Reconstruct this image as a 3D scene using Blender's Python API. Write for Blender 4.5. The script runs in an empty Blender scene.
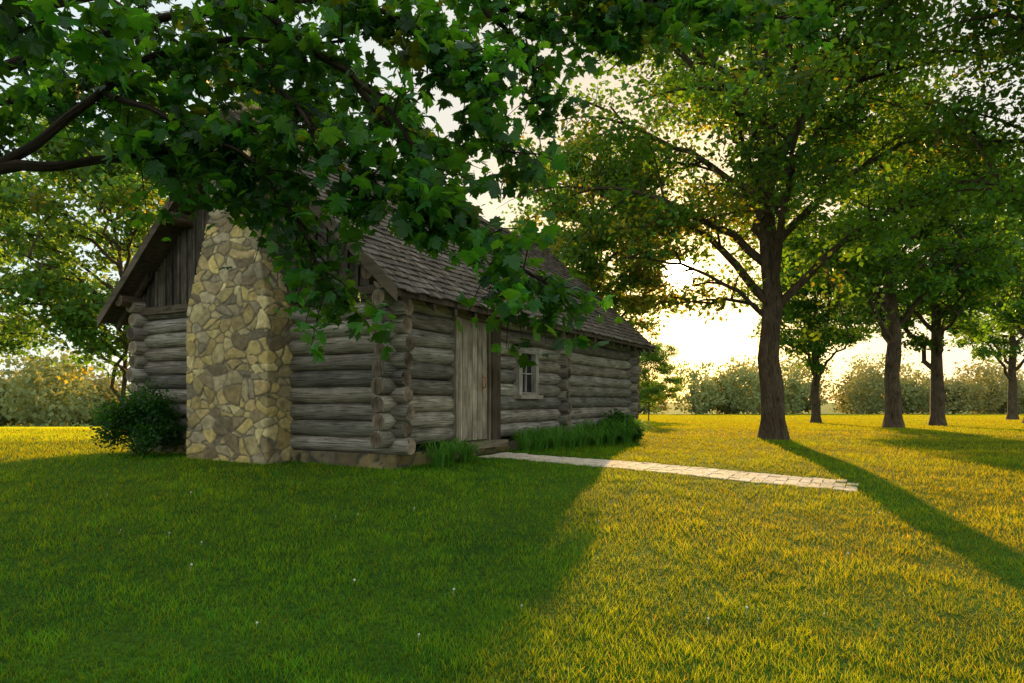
import bpy, math, random
import numpy as np
from mathutils import Vector, Matrix, noise

random.seed(7); rng = np.random.default_rng(7)
scene = bpy.context.scene
coll = scene.collection
el, az = math.radians(10.3), math.radians(13.8)
D = Vector((math.sin(az)*math.cos(el), math.cos(az)*math.cos(el), math.sin(el)))

# ------------------------------------------------------------------ helpers
def smooth(a, b, x):
    t = np.clip((x-a)/(b-a), 0, 1); return t*t*(3-2*t)

def vnoise(x, y, seed=0):
    x = np.asarray(x, float); y = np.asarray(y, float)
    xi = np.floor(x); yi = np.floor(y); fx = x-xi; fy = y-yi
    fx = fx*fx*(3-2*fx); fy = fy*fy*(3-2*fy)
    def h(a, b):
        v = np.sin(a*127.1+b*311.7+seed*74.7)*43758.5453
        return v-np.floor(v)
    return (h(xi, yi)*(1-fx)+h(xi+1, yi)*fx)*(1-fy)+(h(xi, yi+1)*(1-fx)+h(xi+1, yi+1)*fx)*fy

def G(x, y):
    x = np.asarray(x, float); y = np.asarray(y, float)
    near = -.38*np.clip((10-y)/10, 0, 1.6)
    xs = -.30*(1-np.exp(-np.clip(x, 0, 60)/7))
    far = -.017*np.clip(y-25, 0, 235)
    left = -.022*np.clip(y-15, 0, 150)*smooth(-4, -16, x)
    return near+xs+far+left+.03*(vnoise(x*.6, y*.6, 3)-.5)

def gz(x, y): return float(G(x, y))

def np_mesh(name, verts, nper, tint=None):
    verts = np.asarray(verts, np.float32); n = len(verts); nf = n//nper
    me = bpy.data.meshes.new(name)
    me.vertices.add(n); me.vertices.foreach_set("co", verts.ravel())
    me.loops.add(n); me.loops.foreach_set("vertex_index", np.arange(n, dtype=np.int32))
    me.polygons.add(nf); me.polygons.foreach_set("loop_start", np.arange(0, n, nper, dtype=np.int32))
    me.update(calc_edges=True)
    if tint is not None:
        a = me.color_attributes.new("tint", 'FLOAT_COLOR', 'POINT')
        c = np.ones((n, 4), np.float32); c[:, :3] = tint
        a.data.foreach_set("color", c.ravel())
    return me

class MB:
    def __init__(s): s.v = []; s.f = []; s.c = []; s.l = []; s.smooth = []
    def add(s, vs, fs, col=(1, 1, 1), lcs=None, sm=False):
        o = len(s.v); s.v += [tuple(p) for p in vs]
        if isinstance(col, list): s.c += col
        else: s.c += [tuple(col)]*len(vs)
        s.l += (lcs if lcs else [tuple(p) for p in vs])
        s.f += [tuple(i+o for i in f) for f in fs]; s.smooth += [sm]*len(fs)
    def box(s, x0, x1, y0, y1, z0, z1, col=(1, 1, 1), M=None, axis=0):
        vs = [Vector((x, y, z)) for z in (z0, z1) for y in (y0, y1) for x in (x0, x1)]
        fs = [(0, 2, 3, 1), (4, 5, 7, 6), (0, 1, 5, 4), (2, 6, 7, 3), (0, 4, 6, 2), (1, 3, 7, 5)]
        r = random.random()*30
        if axis == 0: l = [(p.x+r, p.y+p.z*1.0+r, p.z) for p in vs]
        elif axis == 1: l = [(p.y+r, p.x+r+p.z, p.z) for p in vs]
        else: l = [(p.z+r, p.x+p.y+r, p.y) for p in vs]
        if M: vs = [M @ p for p in vs]
        s.add(vs, fs, col, l)
    def tube(s, pts, rads, sides=8, col=(1, 1, 1), cap=False, capcol=None, jit=0.0, fl=None):
        pts = [Vector(p) for p in pts]; n = len(pts); vs = []; ls = []; cs = []
        L = 0; ref = None; r0 = random.random()*50
        for i, p in enumerate(pts):
            d = (pts[min(i+1, n-1)]-pts[max(i-1, 0)])
            if d.length < 1e-6: d = Vector((0, 0, 1))
            d.normalize()
            if ref is None:
                ref = Vector((0, 0, 1)) if abs(d.z) < .8 else Vector((1, 0, 0))
            a = d.cross(ref).normalized(); b = a.cross(d).normalized(); ref = b
            if i: L += (p-pts[i-1]).length
            for k in range(sides):
                t = 2*math.pi*k/sides
                rr = rads[i]
                if jit: rr *= 1+jit*(noise.noise(Vector((math.cos(t)*1.6+r0, math.sin(t)*1.6, L*.9+r0)))*1.6)
                if fl: rr *= 1+fl*max(0, 1-i/2.5)*(.5+.5*math.sin(t*5+r0))
                vs.append(p+(a*math.cos(t)+b*math.sin(t))*rr)
                tt = abs(t-math.pi)
                ls.append((L+r0, tt*max(rads[i], .02)*1.0+r0, r0+(3 if t > math.pi else 0))); cs.append(tuple(col))
        fs = []
        for i in range(n-1):
            for k in range(sides):
                k2 = (k+1) % sides
                fs.append((i*sides+k, i*sides+k2, (i+1)*sides+k2, (i+1)*sides+k))
        s.add(vs, fs, cs, ls, True)
        if cap:
            cc = capcol or col
            for e, idx in ((0, 0), (n-1, (n-1)*sides)):
                ring = [vs[idx+k] for k in range(sides)]
                c = pts[e]; o = [c]+ring
                ff = [(0, 1+(k+1) % sides, 1+k) if e == 0 else (0, 1+k, 1+(k+1) % sides) for k in range(sides)]
                cen = tuple(x*.5 for x in cc)
                s.add(o, ff, [cen]+[tuple(cc)]*sides, [(r0+q.x*2, r0+q.y*2+q.z*.1, q.z*2) for q in o])
    def mesh(s, name):
        me = bpy.data.meshes.new(name); me.from_pydata(s.v, [], s.f); me.update()
        a = me.color_attributes.new("tint", 'FLOAT_COLOR', 'POINT')
        a.data.foreach_set("color", np.hstack([np.array(s.c, np.float32).reshape(-1, 3), np.ones((len(s.v), 1), np.float32)]).ravel())
        b = me.attributes.new("lc", 'FLOAT_VECTOR', 'POINT')
        b.data.foreach_set("vector", np.array(s.l, np.float32).ravel())
        me.polygons.foreach_set("use_smooth", np.array(s.smooth, bool))
        return me

def obj(name, me, mat=None, parent=None, **kw):
    o = bpy.data.objects.new(name, me); coll.objects.link(o)
    if mat is not None and me is not None and not me.materials: me.materials.append(mat)
    if parent: o.parent = parent
    for k, v in kw.items(): o[k] = v
    return o

def empty(name, loc=(0, 0, 0), rz=0, **kw):
    o = bpy.data.objects.new(name, None); coll.objects.link(o); o.empty_display_size = .3
    o.location = loc; o.rotation_euler = (0, 0, rz)
    for k, v in kw.items(): o[k] = v
    return o

# ------------------------------------------------------------------ materials
def newmat(name):
    m = bpy.data.materials.new(name); m.use_nodes = True; nt = m.node_tree; nt.nodes.clear()
    out = nt.nodes.new("ShaderNodeOutputMaterial"); return m, nt, out
def N(nt, t, **kw):
    n = nt.nodes.new(t)
    for k, v in kw.items():
        if k in n.inputs: n.inputs[k].default_value = v
        else: setattr(n, k, v)
    return n
def mul(nt, a, b):
    m = N(nt, "ShaderNodeMix", data_type='RGBA', blend_type='MULTIPLY'); m.inputs[0].default_value = 1
    for s, i in ((a, 6), (b, 7)):
        if isinstance(s, tuple): m.inputs[i].default_value = (*s, 1)
        else: nt.links.new(s, m.inputs[i])
    return m.outputs[2]
def ramp(nt, fac, stops):
    r = N(nt, "ShaderNodeValToRGB"); e = r.color_ramp.elements
    while len(e) < len(stops): e.new(.5)
    for i, (p, c) in enumerate(stops): e[i].position = p; e[i].color = (*c, 1)
    nt.links.new(fac, r.inputs[0]); return r.outputs[0]

def leaf_mat(name, dif, tra, fac=.5, rough=.5, spec=.3):
    m, nt, out = newmat(name)
    at = N(nt, "ShaderNodeAttribute", attribute_name="tint")
    p = N(nt, "ShaderNodeBsdfPrincipled"); p.inputs['Roughness'].default_value = rough
    p.inputs['Specular IOR Level'].default_value = spec
    nt.links.new(mul(nt, at.outputs[0], dif), p.inputs['Base Color'])
    t = N(nt, "ShaderNodeBsdfTranslucent"); nt.links.new(mul(nt, at.outputs[0], tra), t.inputs[0])
    mx = N(nt, "ShaderNodeMixShader"); mx.inputs[0].default_value = fac
    nt.links.new(p.outputs[0], mx.inputs[1]); nt.links.new(t.outputs[0], mx.inputs[2])
    nt.links.new(mx.outputs[0], out.inputs[0]); return m

def wood_mat(name, dark, light, sx=1.2, sy=16, bump=.6, dist=.03, rough=.85):
    m, nt, out = newmat(name)
    at = N(nt, "ShaderNodeAttribute", attribute_name="tint")
    lc = N(nt, "ShaderNodeAttribute", attribute_name="lc")
    mp = N(nt, "ShaderNodeMapping"); mp.inputs['Scale'].default_value = (sx, sy, 1)
    nt.links.new(lc.outputs['Vector'], mp.inputs[0])
    n1 = N(nt, "ShaderNodeTexNoise"); n1.inputs['Scale'].default_value = 2.2; n1.inputs['Detail'].default_value = 8; n1.inputs['Roughness'].default_value = .7
    nt.links.new(mp.outputs[0], n1.inputs['Vector'])
    n2 = N(nt, "ShaderNodeTexNoise"); n2.inputs['Scale'].default_value = 3.0; n2.inputs['Detail'].default_value = 4
    nt.links.new(lc.outputs['Vector'], n2.inputs['Vector'])
    mid = tuple((a+b)/2 for a, b in zip(dark, light))
    c = ramp(nt, n1.outputs[0], [(.37, dark), (.46, mid), (.64, light)])
    c2 = ramp(nt, n2.outputs[0], [(.3, (.55, .51, .47)), (.7, (1.15, 1.13, 1.1))])
    p = N(nt, "ShaderNodeBsdfPrincipled"); p.inputs['Roughness'].default_value = rough
    p.inputs['Specular IOR Level'].default_value = .2
    nt.links.new(mul(nt, mul(nt, c, c2), at.outputs[0]), p.inputs['Base Color'])
    b = N(nt, "ShaderNodeBump"); b.inputs['Strength'].default_value = bump; b.inputs['Distance'].default_value = dist
    nt.links.new(n1.outputs[0], b.inputs['Height']); nt.links.new(b.outputs[0], p.inputs['Normal'])
    nt.links.new(p.outputs[0], out.inputs[0]); return m

M_log = wood_mat("weathered_log", (.050, .044, .037), (.60, .55, .48), sx=1.1, sy=24, bump=.7, dist=.02)
M_board = wood_mat("dark_board", (.03, .025, .02), (.17, .14, .11), sx=1.5, sy=22)
M_shingle = wood_mat("wood_shingle", (.065, .052, .043), (.34, .28, .23), sx=3, sy=25)
M_door = wood_mat("door_plank", (.13, .105, .08), (.66, .57, .46), sx=1.0, sy=26)
M_frame = wood_mat("frame_paint", (.20, .18, .15), (.52, .48, .41), sx=1.0, sy=26, bump=.4)
M_bark = wood_mat("bark", (.025, .018, .013), (.22, .15, .095), sx=2.2, sy=16, bump=1.0, dist=.05)

def stone_mat():
    m, nt, out = newmat("field_stone")
    at = N(nt, "ShaderNodeAttribute", attribute_name="tint"); tc = N(nt, "ShaderNodeTexCoord")
    n = N(nt, "ShaderNodeTexNoise"); n.inputs['Scale'].default_value = 9; n.inputs['Detail'].default_value = 8; n.inputs['Roughness'].default_value = .7
    nt.links.new(tc.outputs['Object'], n.inputs['Vector'])
    c = ramp(nt, n.outputs[0], [(.3, (.6, .57, .52)), (.6, (1.05, 1.02, .98)), (.75, (1.25, 1.2, 1.1))])
    p = N(nt, "ShaderNodeBsdfPrincipled"); p.inputs['Roughness'].default_value = .9
    nt.links.new(mul(nt, at.outputs[0], c), p.inputs['Base Color'])
    b = N(nt, "ShaderNodeBump"); b.inputs['Strength'].default_value = .5; b.inputs['Distance'].default_value = .02
    nt.links.new(n.outputs[0], b.inputs['Height']); nt.links.new(b.outputs[0], p.inputs['Normal'])
    nt.links.new(p.outputs[0], out.inputs[0]); return m
M_stone = stone_mat()

def plain(name, col, rough=.5, metal=0):
    m, nt, out = newmat(name)
    tc = N(nt, "ShaderNodeTexCoord"); n = N(nt, "ShaderNodeTexNoise"); n.inputs['Scale'].default_value = 12
    nt.links.new(tc.outputs['Object'], n.inputs['Vector'])
    c = ramp(nt, n.outputs[0], [(.3, tuple(x*.7 for x in col)), (.7, tuple(min(1, x*1.25) for x in col))])
    p = N(nt, "ShaderNodeBsdfPrincipled"); p.inputs['Roughness'].default_value = rough; p.inputs['Metallic'].default_value = metal
    nt.links.new(c, p.inputs['Base Color']); nt.links.new(p.outputs[0], out.inputs[0]); return m
M_glass = plain("dark_glass", (.015, .017, .02), .08)
M_brass = plain("old_brass", (.35, .18, .06), .4, .7)
M_white = plain("petal_white", (.75, .75, .68), .6)

M_grass = leaf_mat("grass_blades", (.008, .25, .014), (.70, .57, .006), .43, .6, .08)
M_leafmaple = leaf_mat("maple_leaf", (.022, .11, .020), (.18, .46, .014), .45, .4, .4)
M_leaf = leaf_mat("tree_leaf", (.045, .15, .026), (.30, .50, .020), .48)
M_leafbright = leaf_mat("light_tree_leaf", (.085, .21, .05), (.36, .54, .04), .5)
M_leaffar = leaf_mat("haze_tinted_leaf", (.34, .38, .17), (.75, .62, .14), .27, .9, .0)  # far haze is painted into this paler leaf colour
M_strap = leaf_mat("strap_leaf", (.08, .25, .03), (.22, .48, .03), .4)

def ground_mat():
    m, nt, out = newmat("lawn_ground")
    g = N(nt, "ShaderNodeNewGeometry")
    n1 = N(nt, "ShaderNodeTexNoise"); n1.inputs['Scale'].default_value = 1.1; n1.inputs['Detail'].default_value = 6
    n2 = N(nt, "ShaderNodeTexNoise"); n2.inputs['Scale'].default_value = 30; n2.inputs['Detail'].default_value = 5
    n3 = N(nt, "ShaderNodeTexNoise"); n3.inputs['Scale'].default_value = .08; n3.inputs['Detail'].default_value = 3
    for n in (n1, n2, n3): nt.links.new(g.outputs['Position'], n.inputs['Vector'])
    c = ramp(nt, n1.outputs[0], [(.35, (.035, .10, .010)), (.65, (.065, .15, .014))])
    d = ramp(nt, n2.outputs[0], [(.3, (.45, .42, .4)), (.7, (1.3, 1.3, 1.2))])
    e = ramp(nt, n3.outputs[0], [(.35, (.85, .9, .85)), (.65, (1.35, 1.2, 1.0))])
    p = N(nt, "ShaderNodeBsdfPrincipled"); p.inputs['Roughness'].default_value = .95; p.inputs['Specular IOR Level'].default_value = .1
    nt.links.new(mul(nt, mul(nt, c, d), e), p.inputs['Base Color'])
    b = N(nt, "ShaderNodeBump"); b.inputs['Strength'].default_value = .8; b.inputs['Distance'].default_value = .05
    nt.links.new(n2.outputs[0], b.inputs['Height']); nt.links.new(b.outputs[0], p.inputs['Normal'])
    nt.links.new(p.outputs[0], out.inputs[0]); return m

# ------------------------------------------------------------------ ground
k = np.linspace(-1, 1, 181); gx = np.sinh(k*5.2)/np.sinh(5.2)*900
ky = np.linspace(-.35, 1, 200); gy = np.sinh(ky*5.2)/np.sinh(5.2)*1400+6
X, Y = np.meshgrid(gx, gy); Z = G(X, Y)
V = np.stack([X, Y, Z], -1).reshape(-1, 3)
nx, ny = len(gx), len(gy)
F = [(j*nx+i, j*nx+i+1, (j+1)*nx+i+1, (j+1)*nx+i) for j in range(ny-1) for i in range(nx-1)]
me = bpy.data.meshes.new("ground"); me.from_pydata(V.tolist(), [], F); me.update()
me.polygons.foreach_set("use_smooth", np.ones(len(F), bool))
obj("ground", me, ground_mat(), kind="structure", label="mown green lawn sloping gently to far fields")

# ------------------------------------------------------------------ cabin frame
C = np.array([-1.60, 9.10]); ang = math.radians(61.45)
ux, uy = math.cos(ang), math.sin(ang); vx, vy = -uy, ux
def W2(s, t): return (C[0]+s*ux+t*vx, C[1]+s*uy+t*vy)
def toloc(x, y):
    dx = x-C[0]; dy = y-C[1]; return dx*ux+dy*uy, dx*vx+dy*vy
LEN, WID = 9.57, 5.23
PEND = -5.45
PS0, PS1 = 1.66, 2.56

# ------------------------------------------------------------------ grass
def grass(n, y0, y1):
    u = rng.random(n); a = .42
    d = (y0**a+(y1**a-y0**a)*u)**(1/a)
    lat = (rng.random(n)*2-1)*.95
    x = d*lat; y = d.copy()
    s, t = toloc(x, y)
    keep = ~((s > -.12) & (s < LEN+.12) & (t > -.12) & (t < WID+.12))
    ew = .12*(vnoise(t*5, t*0, 2)-.5)
    keep &= ~((s > PS0+.02+ew) & (s < PS1-.02+ew) & (t < 0.1) & (t > PEND+.12+.45*vnoise(s*6, s*0, 4)) & (rng.random(n) > .03))
    keep &= ~((s > -.55) & (s < 0) & (t > 1.75) & (t < 3.45))
    x = x[keep]; y = y[keep]; d = d[keep]; n = len(x)
    z = G(x, y)-.004
    patch = vnoise(x*1.3, y*1.3, 5)*.45+vnoise(x*4.1, y*4.1, 9)*.55
    fine = vnoise(x*11, y*11, 19)
    big = vnoise(x*.35, y*.35, 12)
    far = np.clip((d/4), 1, 40)
    h = (.018+.028*rng.random(n))*(0.32+.85*patch+.7*fine)*far**.24
    w = .0042*(0.7+.8*rng.random(n))*far**.80
    th = rng.random(n)*2*np.pi
    wx, wy = np.cos(th)*w/2, np.sin(th)*w/2
    lean = rng.normal(0, .5, (n, 2))*h[:, None]
    V = np.zeros((n, 3, 3), np.float32)
    V[:, 0] = np.stack([x-wx, y-wy, z], -1); V[:, 1] = np.stack([x+wx, y+wy, z], -1)
    V[:, 2] = np.stack([x+lean[:, 0], y+lean[:, 1], z+h], -1)
    r = rng.random(n)
    col = np.stack([.65+.5*r+.3*big, .8+.35*r+.1*patch, .6+.5*r], -1)*(0.48+.6*patch+.45*fine)[:, None]
    dry = rng.random(n) < .03
    col[dry] *= np.array([1.9, 1.1, 1.5])
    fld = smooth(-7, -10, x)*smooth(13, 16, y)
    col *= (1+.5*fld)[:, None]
    col = np.repeat(col[:, None, :], 3, 1); col[:, :2] *= .42; col[:, 2] *= 1.45  # bases darkened, tips brightened: sunlit tips painted into blade colour
    return V.reshape(-1, 3), col.reshape(-1, 3)
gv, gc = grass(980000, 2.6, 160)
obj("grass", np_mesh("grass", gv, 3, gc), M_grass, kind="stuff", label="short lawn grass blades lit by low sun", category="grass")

mb = MB()
for i in range(40):
    d = 3.2+random.random()**1.2*14; x = d*(random.random()*1.7-.85); y = d
    s, t = toloc(x, y)
    if -.6 < s < LEN+.5 and -.3 < t < WID+.3: continue
    if 1.5 < s < 2.7 and -6 < t < 0: continue
    z = gz(x, y); h = .02+.03*random.random(); r = .004+.004*random.random()
    mb.tube([(x, y, z), (x+.005, y, z+h)], [.0012, .001], 3, (.1, .25, .05))
    mb.tube([(x+.005, y, z+h-r*.8), (x+.005, y, z+h-r*.3), (x+.005, y, z+h+r*.4), (x+.005, y, z+h+r)], [r*.4, r, r*.9, r*.2], 6, (1, 1, 1))
obj("clover_flowers", mb.mesh("clover"), M_white, kind="stuff", label="tiny white clover heads in the lawn", category="flowers")

# ------------------------------------------------------------------ path
mb = MB(); tt = -.32
while tt > PEND+.05:
    lt = .115+random.random()*.035; ss = PS0+random.uniform(-.04, .04)
    end_ = PS1+random.uniform(-.04, .04)
    while ss < end_-.02:
        ls = .13+random.random()*.13; e = min(ss+ls, end_)
        if end_-e < .07: e = end_
        x0, x1 = ss+.004, e-.004; y1, y0 = tt-.004, tt-lt+.004
        cs = [(x0, y0), (x1, y0), (x1, y1), (x0, y1)]
        dz = .008+random.random()*.007
        top = []; bot = []; tx, ty = random.uniform(-.02, .02), random.uniform(-.02, .02)
        for (a, b) in cs:
            jx, jy = random.uniform(-.009, .009), random.uniform(-.009, .009)
            wx_, wy_ = W2(a+jx, b+jy); z = gz(wx_, wy_)
            top.append((wx_, wy_, z+dz+(a-x0)*tx+(b-y0)*ty)); bot.append((wx_, wy_, z-.06))
        g = random.uniform(.8, 1.1); col = (g, g*random.uniform(.92, .98), g*random.uniform(.84, .95))
        col = tuple(c*f for c, f in zip(col, (.88, .77, .68)))
        if not (tt < PEND+.45 and random.random() < .25*(PEND+.45-tt)/.45*2):
            mb.add(bot+top, [(4, 5, 6, 7), (0, 1, 5, 4), (1, 2, 6, 5), (2, 3, 7, 6), (3, 0, 4, 7)], col)
        ss = e
    tt -= lt
obj("path", mb.mesh("path"), M_stone, kind="structure", label="narrow pale stone paver path to the door")

# ------------------------------------------------------------------ cabin
cab = empty("log_cabin", (C[0], C[1], 0), ang, label="weathered log cabin with stone chimney and shingle roof", category="cabin")
PITCH = .231; Z0 = .24; R = .1195
def log(mb, a, b, r=R, tone=None, sides=16, dark=1.0):
    a = Vector(a); b = Vector(b); L = (b-a).length; n = max(3, int(L/.30)+1)
    g = (tone or random.uniform(.5, 1.2))*dark
    col = (g*random.uniform(.98, 1.06), g, g*random.uniform(.88, 1.0))
    pts = []; rads = []
    s0 = random.random()*90
    for i in range(n):
        f = i/(n-1); p = a.lerp(b, f)
        p.z += .016*noise.noise(Vector((s0, f*L*.6, 0))); pts.append(p)
        rads.append(r*(1+.09*noise.noise(Vector((s0+9, f*L*.8, 3)))))
    dd = (b-a).normalized()
    pts = [pts[0]]+[pts[0]+dd*.02]+pts[1:-1]+[pts[-1]-dd*.02]+[pts[-1]]
    rads = [rads[0]*.88]+[rads[0]]+rads[1:-1]+[rads[-1]]+[rads[-1]*.88]
    e = g*random.uniform(.45, 1.0)
    mb.tube(pts, rads, sides, col, True, (e*1.15, e*.95, e*.78), jit=.03)

def wall_eave(t, door=True):
    mb = MB()
    for i in range(10):
        z = Z0+PITCH*(i+.5)
        iv = [(-.24-random.random()*.09, LEN+.24+random.random()*.06)]
        if door:
            cuts = [(1.36, 2.62)]
            if .86 < z < 1.80: cuts.append((3.32, 4.10))
            for c0, c1 in cuts:
                nv = []
                for a, b in iv:
                    if c0 > a and c1 < b: nv += [(a, c0), (c1, b)]
                    else: nv.append((a, b))
                iv = nv
        for a, b in iv: log(mb, (a, t, z), (b, t, z))
    return mb
def wall_gable(s):
    mb = MB()
    for i in range(10):
        z = Z0+PITCH*i+(.0 if i else .02)
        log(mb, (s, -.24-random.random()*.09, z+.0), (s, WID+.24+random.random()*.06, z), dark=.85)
    return mb
fw = wall_eave(0)
for i in range(10):
    z = Z0+PITCH*i+.01
    log(fw, (5.22, .3, z), (5.22, -.24-random.random()*.06, z), R*.96)
obj("log_wall", fw.mesh("w1"), M_log, cab)
obj("log_wall", wall_eave(WID, False).mesh("w2"), M_log, cab)
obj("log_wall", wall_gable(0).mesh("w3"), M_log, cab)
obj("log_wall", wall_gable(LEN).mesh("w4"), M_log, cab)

EZ, RZ, OV = 2.25, 5.12, .50
half = WID/2
slope = (RZ-EZ)/(half+OV)
def roofz(t): return EZ+slope*(min(t, WID-t)+OV)
for s, sg in ((-.10, -1), (LEN+.10, 1)):
    mb = MB()
    t = -.1; k_ = 0
    while t < WID+.1:
        w = .17+random.random()*.05; t1 = min(t+w, WID+.1)
        g = random.uniform(.6, 1.3)
        zt0, zt1 = roofz(t)-.10, roofz(t1)-.10
        zb = 2.33+(.0 if k_ % 2 else .01)
        o = s+sg*random.uniform(0, .012); i_ = s-sg*.03
        if max(zt0, zt1) > zb+.02:
            zt0 = max(zt0, zb+.01); zt1 = max(zt1, zb+.01)
            vs = [(o, t+.004, zb), (o, t1-.004, zb), (o, t1-.004, zt1), (o, t+.004, zt0), (i_, t, zb), (i_, t1, zb), (i_, t1, zt1), (i_, t, zt0)]
            mb.add(vs, [(0, 1, 2, 3), (0, 4, 5, 1), (1, 5, 6, 2), (3, 7, 4, 0), (4, 7, 6, 5)], (g, g, g), [(p[2]+t*9, p[1], 0) for p in vs])
            tm = t1; zt = roofz(tm)-.12
            if zt > zb+.05: mb.box(min(o, o+sg*.03), max(o, o+sg*.03), tm-.022, tm+.022, zb, zt, (g*1.1,)*3, axis=2)
        t = t1; k_ += 1
    mb.box(min(s-.02*sg, s+.07*sg), max(s-.02*sg, s+.07*sg), -.05, WID+.05, 2.28, 2.40, (1.3, 1.2, 1.1), axis=1)
    obj("gable", mb.mesh("gable"), M_board, cab)

mb = MB(); S0, S1 = -.52, LEN+.60
th = .09
for side in (0, 1):
    def T(t): return t if side == 0 else WID-t
    a = (T(-OV), EZ); b = (T(half), RZ)
    vs = []
    for s in (S0, S1):
        vs += [(s, a[0], a[1]-th), (s, b[0], b[1]-th), (s, b[0], b[1]-.005), (s, a[0], a[1]-.005)]
    fs = [(0, 1, 2, 3), (4, 7, 6, 5), (0, 4, 5, 1), (1, 5, 6, 2), (2, 6, 7, 3), (3, 7, 4, 0)]
    mb.add(vs, fs, (.5, .45, .4), [(p[0], p[1], 0) for p in vs])
    sl = math.hypot(half+OV, RZ-EZ); ca, sa = (half+OV)/sl, (RZ-EZ)/sl
    nr = 28; exp_ = sl/nr
    for r_ in range(nr):
        q = S0+random.uniform(-.08, 0)
        while q < S1:
            w = random.uniform(.07, .15); q1 = min(q+w, S1+.01); q0 = max(q, S0-.01)
            if q1-q0 > .02:
                l0 = r_*exp_-.03-random.uniform(0, .03); l1 = l0+exp_*1.5
                lift = .030+random.uniform(-.004, .014); th_ = .018
                tw = random.uniform(-.004, .004)
                g = random.choice([random.uniform(.6, .9), random.uniform(.8, 1.25)]); wr = random.uniform(.93, 1.08)
                col = (g*wr, g, g/wr)
                def P(s_, l, h):
                    return (s_, T(-OV+l*ca-h*sa), EZ+l*sa+h*ca)
                vs = [P(q0+.003, l0, lift+tw), P(q1-.003, l0, lift-tw), P(q1-.003, l1, .004), P(q0+.003, l1, .004),
                      P(q0+.003, l0, lift-th_), P(q1-.003, l0, lift-th_), P(q1-.003, l1, -.002), P(q0+.003, l1, -.002)]
                rr = random.random()*40
                ls = [(p[2]+rr, p[0]+rr, 0) for p in vs]
                mb.add(vs, [(0, 1, 2, 3), (0, 4, 5, 1), (1, 5, 6, 2), (3, 7, 4, 0)], col, ls)
            q = q1 if q1 > q else q+w
            if q >= S1: break
q = S0
while q < S1:
    for side in (0, 1):
        sgn = 1 if side == 0 else -1
        g = random.uniform(.6, 1.1)
        q1 = q+.33
        vs = [(q, half, RZ+.075), (q1, half, RZ+.055), (q1, half-sgn*.15, RZ+.055-.15*slope), (q, half-sgn*.15, RZ+.075-.15*slope)]
        mb.add(vs, [(0, 1, 2, 3)], (g, g, g))
    q += .27
obj("roof", mb.mesh("roof"), M_shingle, cab)
mb = MB()
for s in (S0-.03, S1+.002):
    for side in (0, 1):
        def T(t): return t if side == 0 else WID-t
        vs = []
        for ss_ in (s, s+.028):
            vs += [(ss_, T(-OV-.01), EZ-.17), (ss_, T(half), RZ-.17), (ss_, T(half), RZ+.0), (ss_, T(-OV-.01), EZ+.0)]
        mb.add(vs, [(0, 1, 2, 3), (4, 7, 6, 5), (0, 4, 5, 1), (2, 6, 7, 3), (3, 7, 4, 0)], (1.1, 1.0, .9), [(p[2]*1.4, p[0], 0) for p in vs])
for t in (0.0, 1.3, half, WID-1.3, WID):
    z = roofz(t)-.21
    mb.tube([(S0+.02, t, z), (S0+1.0, t, z), (LEN-.5, t, z), (S1-.02, t, z)], [.10]*4, 10, (1.4, 1.2, 1.0), True, (1.8, 1.5, 1.2))
n = 20
for i in range(n):
    s = S0+.3+i*(S1-S0-.6)/(n-1)
    for side in (0, 1):
        def T(t): return t if side == 0 else WID-t
        vs = []
        for ss_ in (s-.03, s+.03):
            vs += [(ss_, T(-OV+.03), EZ-.20), (ss_, T(.4), roofz(.4)-.20), (ss_, T(.4), roofz(.4)-.088), (ss_, T(-OV+.03), EZ-.070)]
        mb.add(vs, [(0, 1, 2, 3), (4, 7, 6, 5), (0, 4, 5, 1), (3, 7, 4, 0)], (1.1, 1, .9))
obj("roof_beams", mb.mesh("beams"), M_board, cab)

PAL = [(.66, .48, .20), (.74, .55, .21), (.56, .45, .27), (.64, .46, .21), (.46, .37, .24), (.76, .60, .30), (.42, .31, .17), (.66, .53, .29), (.72, .55, .24)]
def stone_loft(name, loopf, zs, sc=3.3, amp=.05, mortar=(.25, .205, .14), mult=1.0):
    vs = []; cs = []; nl = None
    for z in zs:
        loop = loopf(z); nl = len(loop)
        for (s, t, ns, nt_) in loop:
            p = Vector((s*sc, t*sc, z*sc*1.45))
            p += noise.noise_vector(p*.5)*.7+noise.noise_vector(p*5.1)*.025
            d, pt = noise.voronoi(p, distance_metric='DISTANCE')
            e = d[1]-d[0]
            m = min(1, max(0, (e-.03)/.035)); m = m*m*(3-2*m)
            h = int(abs(pt[0].x*73.1+pt[0].y*37.7+pt[0].z*91.3)*1000)
            base = PAL[h % len(PAL)]; g = (.55+.6*((h//8) % 100)/100)*mult
            tilt = ((h//5) % 21-10)/10*(p.z-pt[0].z)+((h//9) % 21-10)/10*(p.y-pt[0].y)
            hh = amp*m*(.6+.5*((h//77) % 50)/50+.4*tilt)+.005*noise.noise(p*7)
            vs.append((s+ns*hh, t+nt_*hh, z))
            f = min(1, max(0, (e-.045)/.035))
            g *= 1+.3*noise.noise(p*2.5)
            cs.append(tuple(a*g*f+b*mult*(1-f) for a, b in zip(base, mortar)))
    fs = []
    for j in range(len(zs)-1):
        for i in range(nl):
            i2 = (i+1) % nl
            fs.append((j*nl+i, j*nl+i2, (j+1)*nl+i2, (j+1)*nl+i))
    fs.append(tuple((len(zs)-1)*nl+i for i in range(nl)))
    mb = MB(); mb.add(vs, fs, cs, None, True); mb.smooth[-1] = False
    return mb.mesh(name)
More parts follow.
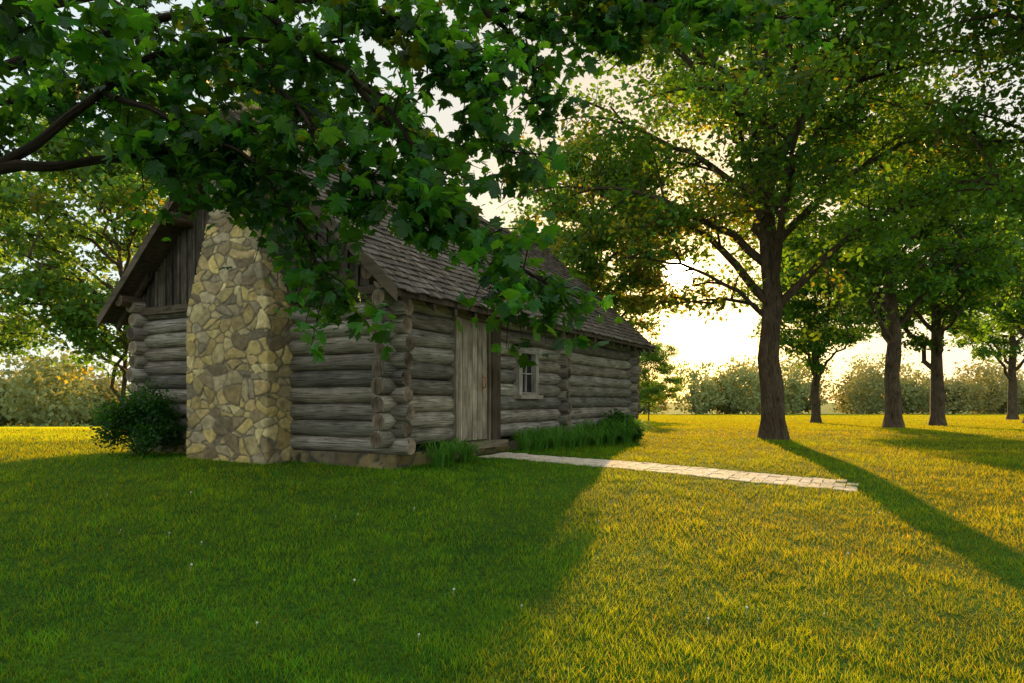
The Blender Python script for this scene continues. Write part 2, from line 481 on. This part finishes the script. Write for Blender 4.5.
def rect_loop(s0, s1, t0, t1, n1, n2):
    L = []
    for i in range(n1): L.append((s0, t1+(t0-t1)*i/n1, -1, 0 if i else 1))
    for i in range(n2): L.append((s0+(s1-s0)*i/n2, t0, 0 if i else -.7, -1 if i else -.7))
    for i in range(n1): L.append((s1, t0+(t1-t0)*i/n1, 1 if i else .7, 0 if i else -.7))
    for i in range(n2): L.append((s1+(s0-s1)*i/n2, t1, 0 if i else .7, 1 if i else .7))
    return L
def chim(z):
    f = min(1, max(0, (z-2.2)/1.4)); w = .84-.40*f-.05*min(1, max(0, z-3.6)); p = .52-.08*f
    if z > 5.0: w += .05; p += .05
    return rect_loop(-p, .30, half-w, half+w, 120, 54)
obj("chimney", stone_loft("chimney", chim, np.arange(-.35, 5.2, .016).tolist(), 3.9, .018), M_stone, cab, label="tan fieldstone chimney tapering above its shoulders")
obj("foundation", stone_loft("found", lambda z: rect_loop(-.10, LEN+.10, -.10, WID+.10, 110, 200), np.arange(-.5, .16, .04).tolist()+[.15], 3.0, .02, (.2, .17, .13), .42), M_stone, cab)

# door
DS = -.07
mb = MB(); t = 1.53+DS
while t < 2.40+DS-.01:
    w = .145; g = random.uniform(.75, 1.2)
    mb.box(t+.005, t+w-.005, -.085-random.random()*.008, -.04, .24, 2.115, (g, g*.98, g*.93), axis=2); t += w
mb.box(1.54+DS, 2.395+DS, -.038, .0, .24, 2.11, (.2, .2, .2), axis=2)
door = obj("door", mb.mesh("door"), M_door, cab, label="weathered vertical plank door")
mb = MB()
mb.box(2.24+DS, 2.27+DS, -.104, -.088, 1.02, 1.28, (1, 1, 1))
hx = 2.255+DS
mb.tube([(hx, -.104, 1.06), (hx, -.15, 1.08), (hx, -.16, 1.15), (hx, -.15, 1.22), (hx, -.104, 1.24)], [.010]*5, 8)
obj("handle", mb.mesh("handle"), M_brass, door)
mb = MB()
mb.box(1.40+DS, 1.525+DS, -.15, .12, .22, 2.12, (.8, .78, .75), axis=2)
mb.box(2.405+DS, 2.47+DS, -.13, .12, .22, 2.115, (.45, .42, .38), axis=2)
mb.box(2.472+DS, 2.74+DS, -.155, .12, .22, 2.12, (.22, .19, .16), axis=2)  # right jamb pieces: shade of the recess put into their dark tints
mb.box(1.36+DS, 2.78+DS, -.17, .12, 2.122, 2.26, (.55, .5, .45), axis=0)
mb.box(1.40+DS, 2.74+DS, -.30, .10, .12, .218, (.6, .56, .5), axis=0)
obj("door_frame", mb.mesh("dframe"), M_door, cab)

w0, w1, z0, z1 = 3.32, 4.10, .96, 1.70
mb = MB(); mb.box(w0+.1, w1-.1, -.06, -.04, z0+.03, z1-.01)
win = obj("window", mb.mesh("pane"), M_glass, cab)
mb = MB()
mb.box(w0, w0+.12, -.155, .02, z0, z1, axis=2); mb.box(w1-.12, w1, -.155, .02, z0, z1, axis=2)
mb.box(w0-.03, w1+.03, -.16, .02, z1+.001, z1+.11, (.9, .9, .9), axis=0); mb.box(w0+.122, w1-.122, -.15, .02, z0, z0+.05, axis=0)
cx = (w0+w1)/2; mb.box(cx-.013, cx+.013, -.09, -.062, z0+.052, z1-.002, axis=2)
for f in (.52,):
    zz = z0+(z1-z0)*f
    mb.box(w0+.122, cx-.015, -.088, -.064, zz-.011, zz+.011, axis=0); mb.box(cx+.015, w1-.122, -.088, -.064, zz-.011, zz+.011, axis=0)
obj("frame", mb.mesh("wframe"), M_frame, win)
mb = MB(); mb.box(w0-.06, w1+.06, -.22, .02, z0-.07, z0-.002, (.85, .8, .75), axis=0)
obj("sill", mb.mesh("sill"), M_frame, win)

# ------------------------------------------------------------------ trees
def rhombs(cen, L, Wd, bias, tint, seed):
    r = np.random.default_rng(seed); n = len(cen)
    nn = r.normal(0, 1, (n, 3)); nn[:, 2] += bias; nn /= np.linalg.norm(nn, axis=1)[:, None]
    a = r.normal(0, 1, (n, 3)); t = np.cross(nn, a); t /= np.linalg.norm(t, axis=1)[:, None]; b = np.cross(nn, t)
    L = (L*(.7+.6*r.random(n)))[:, None]; Wd = Wd*L
    V = np.zeros((n, 4, 3), np.float32)
    V[:, 0] = cen-t*L*.5; V[:, 1] = cen+b*Wd*.5+nn*L*.08; V[:, 2] = cen+t*L*.5; V[:, 3] = cen-b*Wd*.5+nn*L*.08
    return V.reshape(-1, 3), np.repeat(tint, 4, 0)

def bez(a, b, c, n):
    return [a*(1-i/(n-1))**2+b*2*(i/(n-1))*(1-i/(n-1))+c*(i/(n-1))**2 for i in range(n)]

def build_tree(seed, trunk_r, cc, cr, nl=13, ns=7, nt=5, lpt=80, lsize=.16, f0=.3, lean=(0, 0), spread=.32, ctop=.35, gold=.15, wob=.12, el0=-.45, flat=.12, hole=None, lf=.40, up=.22, sunglow_near=None, extra=()):
    R_ = random.Random(seed); r = np.random.default_rng(seed)
    mb = MB(); cc = Vector(cc); cr = Vector(cr)
    top = Vector((cc.x, cc.y, cc.z+cr.z*ctop)); mid = Vector((lean[0], lean[1], top.z*.45))
    path = bez(Vector((0, 0, -.25)), mid, top, 14)
    for i, p in enumerate(path):
        if i > 1: p.x += noise.noise(Vector((seed, i*.5, 0)))*wob*min(1, i/6)*1.6; p.y += noise.noise(Vector((seed, i*.5, 9)))*wob*1.6
    rad = [trunk_r*(1.0-.80*(i/13)**1.1) for i in range(14)]
    path.insert(1, path[0].lerp(path[1], .35)); rad = [trunk_r*1.95, trunk_r*1.25]+rad[1:]
    path.insert(1, path[0].lerp(path[1], .4)); rad.insert(1, trunk_r*1.6)
    mb.tube(path, rad, 16, (1, 1, 1), jit=.09, fl=.22)
    cen = []; tin = []
    def at(pth, f):
        x = f*(len(pth)-1); i = min(int(x), len(pth)-2); return pth[i].lerp(pth[i+1], x-i)
    avg = (cr.x+cr.y+cr.z)/3
    for i in range(nl+len(extra)):
        ex = i >= nl
        f = (f0+(.97-f0)*(i/(nl-1))**.9) if not ex else f0+.03*(i-nl)
        st = at(path[2:], f); az_ = i*2.4+R_.uniform(-.4, .4)
        el_ = el0+(1.05-el0)*(i/(nl-1))+R_.uniform(-.25, .25)
        q = R_.uniform(.6, .85)
        end = cc+Vector((cr.x*math.cos(az_)*math.cos(el_), cr.y*math.sin(az_)*math.cos(el_), cr.z*math.sin(el_)))*q
        if ex: end = Vector(extra[i-nl])
        ctrl = st.lerp(end, .40)+Vector((0, 0, up*(end-st).length*R_.uniform(.3, 1.2)))
        lp = bez(st, ctrl, end, 9)
        for j in range(1, 9): lp[j] += Vector((noise.noise(Vector((seed+i, j*.7, 1))), noise.noise(Vector((seed+i, j*.7, 5))), noise.noise(Vector((seed+i, j*.7, 8)))))*.35
        lr = trunk_r*(lf-.22*f)*(.45 if ex else 1); mb.tube(lp, [lr*(1-.85*j/8)+.012 for j in range(9)], 7)
        for s_ in range(ns if not ex else 5):
            g = .3+.7*(s_+R_.random())/(ns if not ex else 5); a = at(lp, min(g, 1))
            out = (end-st).normalized(); dv = Vector((R_.gauss(0, 1), R_.gauss(0, 1), R_.gauss(0, .6))).normalized()
            dv = (dv*1.1+out*.7+(a-cc).normalized()*(.4 if not ex else 0)).normalized()
            sl_ = avg*spread*R_.uniform(.7, 1.3)*(.45 if ex else 1); e = a+dv*sl_; e.z -= .08*sl_
            sp = bez(a, a.lerp(e, .5)+Vector((0, 0, .15*sl_)), e, 5)
            mb.tube(sp, [.035*(1-.8*j/4)+.006 for j in range(5)], 5)
            for k_ in range(nt if not ex else 4):
                h = .3+.7*(k_+R_.random())/nt; b = at(sp, min(h, 1))
                dw = Vector((R_.gauss(0, 1), R_.gauss(0, 1), R_.gauss(-.1, .45))).normalized()
                tl = R_.uniform(.35, .8)*avg/4*(.6 if ex else 1); e2 = b+dw*tl
                mb.tube([b, b.lerp(e2, .5)+Vector((0, 0, .04)), e2], [.012, .008, .004], 3)
                m = int(lpt*R_.uniform(.5, 1.3)*(.6 if ex else 1))
                ff = r.random(m)[:, None]
                c = np.array(b)[None]*(1-ff)+np.array(e2)[None]*ff+r.normal(0, 1, (m, 3))*np.array([.22, .22, flat])*avg/4
                cen.append(c)
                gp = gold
                if sunglow_near and (b-Vector(sunglow_near)).length < 2.0: gp = .45  # more gold twigs near the sun line: backlit glow put into leaf colour
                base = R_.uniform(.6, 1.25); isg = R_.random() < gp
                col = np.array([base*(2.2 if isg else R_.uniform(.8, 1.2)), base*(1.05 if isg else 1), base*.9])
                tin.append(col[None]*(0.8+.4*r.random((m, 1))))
    cen = np.vstack(cen); tin = np.vstack(tin)
    if hole is not None:   # thin spot in the crown
        hp, hr = hole; q = cen-np.array(hp); dd = np.array(D); q = q-(q@dd)[:, None]*dd[None]
        dist = np.linalg.norm(q, axis=1); kp = (dist > hr*(.6+.7*r.random(len(dist)))) | (r.random(len(dist)) < .04)
        cen = cen[kp]; tin = tin[kp]
    V, c = rhombs(cen, lsize, .62, .9, tin, seed)
    return mb.mesh("trunk"), np_mesh("crown", V, 4, c)

def place_tree(name, meshes, x, y, rz=0, sc=1, mat=M_leaf, **kw):
    e = empty(name, (x, y, gz(x, y)), rz, **kw); e.scale = (sc, sc, sc)
    obj("trunk", meshes[0], M_bark, e); c = obj("crown", meshes[1], mat, e)
    if mat is not meshes[1].materials[0]:
        c.material_slots[0].link = 'OBJECT'; c.material_slots[0].material = mat
    return e
grp = "trees standing on the lawn"
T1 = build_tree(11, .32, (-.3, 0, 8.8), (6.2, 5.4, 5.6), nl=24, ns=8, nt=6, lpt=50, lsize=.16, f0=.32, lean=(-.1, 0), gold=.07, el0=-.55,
                hole=((-2.47, 0, 4.45), .42), lf=.44, up=.32, sunglow_near=(-2.4, 0, 4.9), extra=((-4.0, -.4, 4.7), (-2.7, .8, 3.7)))
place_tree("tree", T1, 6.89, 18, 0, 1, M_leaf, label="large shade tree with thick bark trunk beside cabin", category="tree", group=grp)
TA = build_tree(23, .34, (0, 0, 8.6), (5.4, 5.4, 5.2), nl=15, ns=7, nt=5, lpt=58, lsize=.23, f0=.3, gold=.02)
TB = build_tree(37, .30, (.3, 0, 7.9), (5.0, 5.0, 4.7), nl=15, ns=7, nt=6, lpt=48, lsize=.23, f0=.28, gold=.02)
TC = build_tree(51, .075, (.5, 0, 6.1), (4.7, 4.4, 4.5), nl=19, ns=7, nt=5, lpt=46, lsize=.19, f0=.15, gold=.02, el0=-.9, lf=.7, lean=(-.8, 0))
TD = build_tree(63, .20, (0, 0, 6.8), (3.6, 3.4, 3.5), nl=19, ns=7, nt=5, lpt=50, lsize=.16, f0=.35, gold=.10, el0=-.8, hole=((2.9, 0, 5.25), .55), sunglow_near=(2.6, 0, 5.0))
lab = "tall leafy tree on the sunlit lawn"
place_tree("tree", TA, 16.2, 29, 1.0, 1.05, M_leaf, label=lab, category="tree", group=grp)
place_tree("tree", TB, 21.2, 34, 2.0, 1.15, M_leaf, label=lab, category="tree", group=grp)
place_tree("tree", TB, 18.7, 42, 4.0, .95, M_leaf, label=lab, category="tree", group=grp)
place_tree("tree", TA, 44.0, 60, 3.0, 1.2, M_leaf, label=lab, category="tree", group=grp)
place_tree("tree", TA, 32.0, 42, 5.0, 1.15, M_leaf, label=lab, category="tree", group=grp)
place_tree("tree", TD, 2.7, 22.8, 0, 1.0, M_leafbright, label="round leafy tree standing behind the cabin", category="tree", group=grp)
place_tree("tree", TC, 9.2, 46, 1.5, .55, M_leafbright, label="small full leafy tree beyond the cabin", category="tree", group=grp)
place_tree("tree", TC, -13.3, 23, 2.9, 1.1, M_leafbright, label="pale green slender tree with hanging foliage near chimney", category="tree", group=grp)
place_tree("tree", TC, -22.5, 27, 4.2, 1.15, M_leafbright, label="pale green slender tree with hanging foliage at field", category="tree", group=grp)
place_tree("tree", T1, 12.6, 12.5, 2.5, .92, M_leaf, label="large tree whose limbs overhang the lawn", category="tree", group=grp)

# ------------------------------------------------------------------ foreground maple
half_r = [(.0, 0), (.13, -.07), (.32, -.10), (.33, .04), (.55, .10), (.47, .20), (.66, .46), (.55, .47), (.42, .40), (.28, .38), (.36, .60), (.26, .66), (.20, .76), (.08, .84), (0, 1.0)]
leaf2d = np.array(half_r+[(-x, y) for x, y in half_r[-2:0:-1]])
def maple_leaves(cen, size, seed, tint):
    r = np.random.default_rng(seed); n = len(cen); nb = len(leaf2d)
    nn = r.normal(0, .75, (n, 3)); nn[:, 2] += .9; nn /= np.linalg.norm(nn, axis=1)[:, None]
    a = r.normal(0, 1, (n, 3)); a[:, 2] -= 1.1
    y = a-nn*(a*nn).sum(1)[:, None]; y /= np.linalg.norm(y, axis=1)[:, None]; x = np.cross(y, nn)
    S = (size*(.55+.75*r.random(n)))[:, None, None]
    loc = np.vstack([leaf2d, [[0, .3]]])
    zc = -.22*(loc[:, 0]**2)*2-.18*loc[:, 1]**2
    zc[-1] -= .03
    curl = (.4+1.6*r.random(n))[:, None, None]
    P = cen[:, None, :]+S*(loc[None, :, 0:1]*x[:, None, :]+loc[None, :, 1:2]*y[:, None, :]+zc[None, :, None]*curl*nn[:, None, :])
    idx = []
    for i in range(nb): idx += [nb, i, (i+1) % nb]
    V = P[:, idx, :].reshape(-1, 3)
    return V, np.repeat(tint, len(idx), 0)

R_ = random.Random(5)
mb = MB(); bx, by = -6.3, 5.6; bz = gz(bx, by)
mb.tube([(bx, by, bz-.2), (bx, by, bz+.15), (bx+.05, by, bz+1), (bx+.1, by, 2.0), (bx+.3, by, 3.4), (bx+.5, by, 5.0), (bx+.6, by, 7)], [.5, .38, .32, .28, .24, .18, .08], 14, jit=.08, fl=.15)
boughs = [
 ([(-6.2, 5.6, 1.7), (-5, 5.2, 2.3), (-3.8, 5.0, 2.56), (-3.2, 5, 2.60), (-2.55, 5, 2.70), (-1.9, 4.9, 2.85)], .06, .70, 1),
 ([(-3.8, 5.0, 2.56), (-3.5, 5, 2.75), (-3.0, 5, 3.10), (-2.6, 5, 3.4), (-2.0, 5, 3.5), (-1.2, 4.9, 3.45)], .038, .4, 1.1),
 ([(-6.1, 5.6, 2.6), (-4.8, 5.5, 3.3), (-3.4, 5.4, 3.7), (-2.0, 5.2, 3.9), (-.9, 5.1, 3.75), (-.3, 5, 3.3)], .05, .35, 1.1),
 ([(-3.0, 5, 3.10), (-2.4, 4.8, 2.85), (-1.8, 4.8, 2.5), (-1.45, 4.8, 2.0), (-1.3, 4.8, 1.65)], .020, .3, 1.2),
 ([(-2.55, 5, 2.70), (-2.2, 4.7, 2.65), (-1.85, 4.7, 2.55), (-1.6, 4.6, 2.4)], .018, .1, .9),
 ([(-2.0, 5.2, 3.9), (-1.2, 4.9, 3.2), (-.7, 4.7, 2.55), (-.25, 4.7, 2.05), (.05, 4.7, 1.8), (.28, 4.7, 1.65)], .026, .3, 1.1),
 ([(-1.2, 4.9, 3.2), (-.8, 4.6, 2.8), (-.6, 4.5, 2.4), (-.5, 4.5, 2.1)], .018, .15, 1.4),
 ([(-2.0, 5, 3.5), (-1.5, 4.8, 2.9), (-1.1, 4.7, 2.5), (-.95, 4.7, 2.25)], .018, .1, 1.2),
 ([(-1.5, 4.8, 2.9), (-1.35, 4.6, 2.7), (-1.3, 4.6, 2.5)], .014, .1, 1.0),
 ([(-.9, 5.1, 3.75), (-.4, 5, 3.35), (-.12, 5, 2.95), (.02, 4.9, 2.65)], .02, .1, 1.2),
 ([(-6.0, 5.6, 3.4), (-4.6, 6, 4.2), (-2.8, 6, 4.6), (-1.0, 6, 4.7), (.4, 6, 4.5), (1.3, 6, 4.4), (2.0, 6.1, 4.4)], .055, .35, 1.2),
 ([(-1.0, 6, 4.7), (0, 6.2, 4.4), (.6, 6.2, 4.25), (1.0, 6.2, 4.1)], .03, .1, 1.2),
 ([(-.6, 6, 4.6), (-.1, 6, 4.15), (.15, 6, 3.8), (.25, 6, 3.5)], .025, .15, 1.3),
 ([(.4, 6, 4.5), (1.3, 6.4, 4.6), (2.2, 6.5, 4.55), (2.9, 6.6, 4.55)], .03, .1, 1.2),
 ([(-5.9, 5.5, 3.8), (-4.8, 4.6, 4.0), (-3.6, 4.2, 3.9), (-2.2, 4, 3.8), (-.8, 4, 3.6)], .045, .3, 1.2),
 ([(-4.8, 5.5, 3.3), (-4.3, 5.5, 3.25), (-3.7, 5.4, 3.25), (-3.2, 5.3, 3.2)], .025, .3, 1.2),
 ([(-2.8, 6, 4.6), (-1.8, 6, 4.0), (-1.1, 6, 3.5), (-.7, 6, 3.1)], .025, .2, 1.3),
 ([(-3.6, 6, 4.4), (-2.8, 5.9, 3.9), (-2.1, 5.8, 3.5), (-1.5, 5.7, 3.2)], .025, .15, 1.3),
 ([(-4.6, 6, 4.2), (-4.2, 6, 3.8), (-3.6, 6, 3.6), (-2.9, 6, 3.5)], .025, .1, 1.2),
 ([(-6.1, 5.6, 2.9), (-5.2, 4.6, 3.1), (-4.0, 4.0, 3.05), (-3.0, 3.8, 3.05), (-2.2, 3.8, 2.95)], .03, .4, .7),
]
cen = []; tin = []
for pts, r0, start, dens in boughs:
    pts = [Vector(p) for p in pts]
    n = len(pts); fine = []
    for i in range(n-1):
        for j in range(4):
            f = j/4; p0 = pts[max(i-1, 0)]; p1 = pts[i]; p2 = pts[i+1]; p3 = pts[min(i+2, n-1)]
            q = .5*((2*p1)+(p2-p0)*f+(2*p0-5*p1+4*p2-p3)*f*f+(3*p1-p0-3*p2+p3)*f**3)
            q += noise.noise_vector(q*2.2)*.06
            fine.append(q)
    fine.append(pts[-1]); m = len(fine)
    mb.tube(fine, [r0*(1-.85*i/(m-1))+.004 for i in range(m)], 8, (.5, .5, .5), jit=.05)
    L = sum((fine[i+1]-fine[i]).length for i in range(m-1))
    ntw = int(L*16*dens*(1-start*.5))
    for k_ in range(ntw):
        f = start+(1-start)*(k_+R_.random())/ntw; x = min(f, .999)*(m-1); i = int(x); a = fine[i].lerp(fine[i+1], x-i)
        tang = (fine[i+1]-fine[i]).normalized()
        d = (Vector((R_.gauss(0, 1), R_.gauss(0, 1), R_.gauss(-.15, .7))).normalized()+tang*.6).normalized()
        tl = R_.uniform(.18, .55); e = a+d*tl+Vector((0, 0, -.14*tl))
        mb.tube([a, a.lerp(e, .5)+Vector((0, 0, .03)), e], [.006, .004, .002], 4, (.5, .5, .5))
        nlv = R_.randint(7, 13); bt = R_.uniform(.35, 1.4); yel = R_.random() < (.04 if a.z < 3.6 else .12)  # yellow sprays more frequent higher up: warm sun highlights painted in
        for q in range(nlv):
            g = .25+.8*R_.random(); b = a.lerp(e, g)+Vector((R_.gauss(0, .065), R_.gauss(0, .065), R_.gauss(-.02, .05)))
            cen.append(b); v = bt*R_.uniform(.8, 1.2)
            tin.append((v*(2.8 if yel else R_.uniform(.8, 1.3)), v*(1.15 if yel else 1), v*.9))
cen = np.array(cen); tin = np.array(tin)
V, c = maple_leaves(cen, .102, 3, tin)
mp = empty("maple_tree", (0, 0, 0), label="maple tree with broad lobed leaves drooping before cabin", category="tree")
obj("trunk", mb.mesh("mtrunk"), M_bark, mp)
obj("crown", np_mesh("mcrown", V, 3, c), M_leafmaple, mp)
print("maple leaves", len(cen))

# ------------------------------------------------------------------ distant wood
cen = []; tin = []
line = [(-230, 125), (-60, 135), (25, 210), (290, 230)]
rr = np.random.default_rng(4)
for i in range(230):
    f = i/230*3; j = min(int(f), 2); g = f-j
    x = line[j][0]*(1-g)+line[j+1][0]*g+rr.normal(0, 4); y = line[j][1]*(1-g)+line[j+1][1]*g+rr.normal(0, 12)
    hh = (8.5+5*rr.random()) if y < 165 else (10+12*rr.random()**1.7)
    z = gz(x, y); w = hh*.45; m = 1500
    d = rr.normal(0, 1, (m, 3)); d /= np.linalg.norm(d, axis=1)[:, None]
    lob = 1+.22*np.sin(d[:, 0]*5+i)+.2*np.sin(d[:, 1]*6+i*2)+.2*np.sin(d[:, 2]*7+i*3)
    d *= (lob*(.6+.4*rr.random(m)))[:, None]
    c = np.array([x, y, z+hh*.45])+d*np.array([w, w, hh*.5]); c[:, 2] = np.maximum(c[:, 2], z+rr.random(m)*2)
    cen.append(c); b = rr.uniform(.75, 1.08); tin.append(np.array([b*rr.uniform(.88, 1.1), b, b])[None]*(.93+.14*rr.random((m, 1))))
cen = np.vstack(cen); tin = np.vstack(tin)
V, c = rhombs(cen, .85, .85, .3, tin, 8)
obj("distant_woodland", np_mesh("wood", V, 4, c), M_leaffar, kind="stuff", label="haze-tinted belt of distant trees beyond the fields", category="woodland")

# ------------------------------------------------------------------ shrubs and plants
def shrub(x, y, r, h, seed, n, lsize, label, mat=M_leafmaple):
    R2 = random.Random(seed); rr = np.random.default_rng(seed); mb = MB(); cen = []; tin = []
    for i in range(30):
        az_ = R2.uniform(0, 6.283); k_ = R2.random()**.6; e = Vector((math.cos(az_)*r*k_, math.sin(az_)*r*k_, h*(1-.45*k_*k_)*R2.uniform(.4, 1.1)))
        mb.tube([(0, 0, -.05), (e.x*.4, e.y*.4, e.z*.5), tuple(e)], [.016, .010, .004], 4)
        m = n//30; c = np.array(e)[None]+rr.normal(0, 1, (m, 3))*np.array([.14, .14, .12])*(r/.6)
        c[:, 2] = np.maximum(c[:, 2], .02); cen.append(c); b = R2.uniform(.35, .85); tin.append(np.full((m, 3), b)*(.8+.4*rr.random((m, 1))))
    V, c = rhombs(np.vstack(cen), lsize, .5, .7, np.vstack(tin), seed)
    e = empty("shrub", (x, y, gz(x, y)), label=label, category="shrub")
    obj("stems", mb.mesh("stems"), M_bark, e); obj("foliage", np_mesh("fol", V, 4, c), mat, e)
shrub(-5.85, 10.75, .52, .92, 31, 8000, .065, "dense dark green shrub beside the stone chimney")
x, y = W2(7.5, -.45); shrub(x, y, .40, .52, 32, 4000, .10, "low green shrub against the log wall", M_strap)

def lily(seed, n=70, h=.5):
    R2 = random.Random(seed); mb = MB()
    for i in range(n):
        az_ = R2.uniform(0, 6.283); br = R2.random()*.12; hh = h*R2.uniform(.6, 1.1); rch = R2.uniform(.15, .55); w = .012
        vs = []
        px, py = -math.sin(az_)*w, math.cos(az_)*w; v = R2.uniform(.7, 1.3)
        for j in range(7):
            f = j/6; q = br+rch*f**1.3; z = hh*(math.sin(f*2.5)/1.0)
            ww = (1-f**2.2)+.03
            cx_, cy_ = math.cos(az_)*q, math.sin(az_)*q
            vs += [(cx_-px*ww, cy_-py*ww, z-.02), (cx_+px*ww, cy_+py*ww, z-.02)]
        mb.add(vs, [(2*j, 2*j+1, 2*j+3, 2*j+2) for j in range(6)], (v*R2.uniform(.9, 1.3), v, v*.9))
    return mb.mesh("lily")
LM = [lily(41), lily(42), lily(43, 60, .42)]
for i, (s, t) in enumerate([(.35, -.5), (.72, -.42), (1.05, -.5), (2.95, -.45), (3.3, -.5), (3.65, -.42), (4.0, -.5), (4.35, -.45), (4.7, -.5), (5.1, -.55), (5.5, -.5), (5.9, -.55), (6.25, -.45), (6.6, -.6), (6.95, -.5), (7.2, -.75), (8.0, -.45), (8.4, -.55), (8.8, -.45)]):
    x, y = W2(s, t); o = obj("daylily_clump", LM[i % 3], M_strap, label="clump of arching strap leaves against the log wall", category="plant", group="daylily clumps along the cabin wall")
    o.location = (x, y, gz(x, y)); o.rotation_euler = (0, 0, i*1.3); o.scale = (.68+.3*random.random()+(.2 if s > 5.7 else 0),)*3

# ------------------------------------------------------------------ light
sl = bpy.data.lights.new("sun", 'SUN'); sl.energy = 7; sl.angle = math.radians(.5); sl.color = (1, .66, .22)
so = bpy.data.objects.new("sun", sl); coll.objects.link(so); so.rotation_euler = D.to_track_quat('Z', 'Y').to_euler(); so.location = (10, 40, 20)
w = bpy.data.worlds.new("World"); scene.world = w; w.use_nodes = True; nt = w.node_tree; nt.nodes.clear()
out = nt.nodes.new("ShaderNodeOutputWorld")
sky = nt.nodes.new("ShaderNodeTexSky"); sky.sky_type = 'NISHITA'; sky.sun_disc = False
sky.sun_elevation = el; sky.sun_rotation = az; sky.dust_density = 1.0; sky.air_density = 1.0; sky.ozone_density = 1
bg = nt.nodes.new("ShaderNodeBackground"); bg.inputs[1].default_value = .05; nt.links.new(sky.outputs[0], bg.inputs[0])
tc = nt.nodes.new("ShaderNodeTexCoord"); dt = nt.nodes.new("ShaderNodeVectorMath"); dt.operation = 'DOT_PRODUCT'; dt.inputs[1].default_value = D
nt.links.new(tc.outputs['Generated'], dt.inputs[0])
def powr(e, k_):
    mx = N(nt, "ShaderNodeMath", operation='MAXIMUM'); nt.links.new(dt.outputs['Value'], mx.inputs[0]); mx.inputs[1].default_value = 0
    p = N(nt, "ShaderNodeMath", operation='POWER'); nt.links.new(mx.outputs[0], p.inputs[0]); p.inputs[1].default_value = e
    m = N(nt, "ShaderNodeMath", operation='MULTIPLY'); nt.links.new(p.outputs[0], m.inputs[0]); m.inputs[1].default_value = k_; return m.outputs[0]
last = bg.outputs[0]
haze = nt.nodes.new("ShaderNodeBackground"); haze.inputs[1].default_value = 1.0
hm = N(nt, "ShaderNodeMix", data_type='RGBA'); nt.links.new(powr(12, 1.0), hm.inputs[0])
hm.inputs[6].default_value = (.70, .77, .75, 1); hm.inputs[7].default_value = (.32, .17, .0, 1)
nt.links.new(hm.outputs[2], haze.inputs[0])
a = nt.nodes.new("ShaderNodeAddShader"); nt.links.new(last, a.inputs[0]); nt.links.new(haze.outputs[0], a.inputs[1]); last = a.outputs[0]
for e, k_, col in ((8, .20, (1, .76, .44)), (90, .35, (1, .40, .0)), (700, .8, (1, .35, .0)), (9000, 60, (1, .8, .45))):
    b = nt.nodes.new("ShaderNodeBackground"); b.inputs[0].default_value = (*col, 1); nt.links.new(powr(e, k_), b.inputs[1])
    a = nt.nodes.new("ShaderNodeAddShader"); nt.links.new(last, a.inputs[0]); nt.links.new(b.outputs[0], a.inputs[1]); last = a.outputs[0]
nt.links.new(last, out.inputs[0])

# ------------------------------------------------------------------ camera
cd = bpy.data.cameras.new("camera"); cd.lens = 24; cd.sensor_width = 36; cd.clip_end = 5000; cd.clip_start = .05; cd.shift_y = .0571
co = bpy.data.objects.new("camera", cd); coll.objects.link(co); co.location = (0, 0, .87); co.rotation_euler = (math.radians(90), 0, 0)
scene.camera = co
scene.view_settings.view_transform = 'Standard'; scene.view_settings.look = 'None'; scene.view_settings.exposure = 0
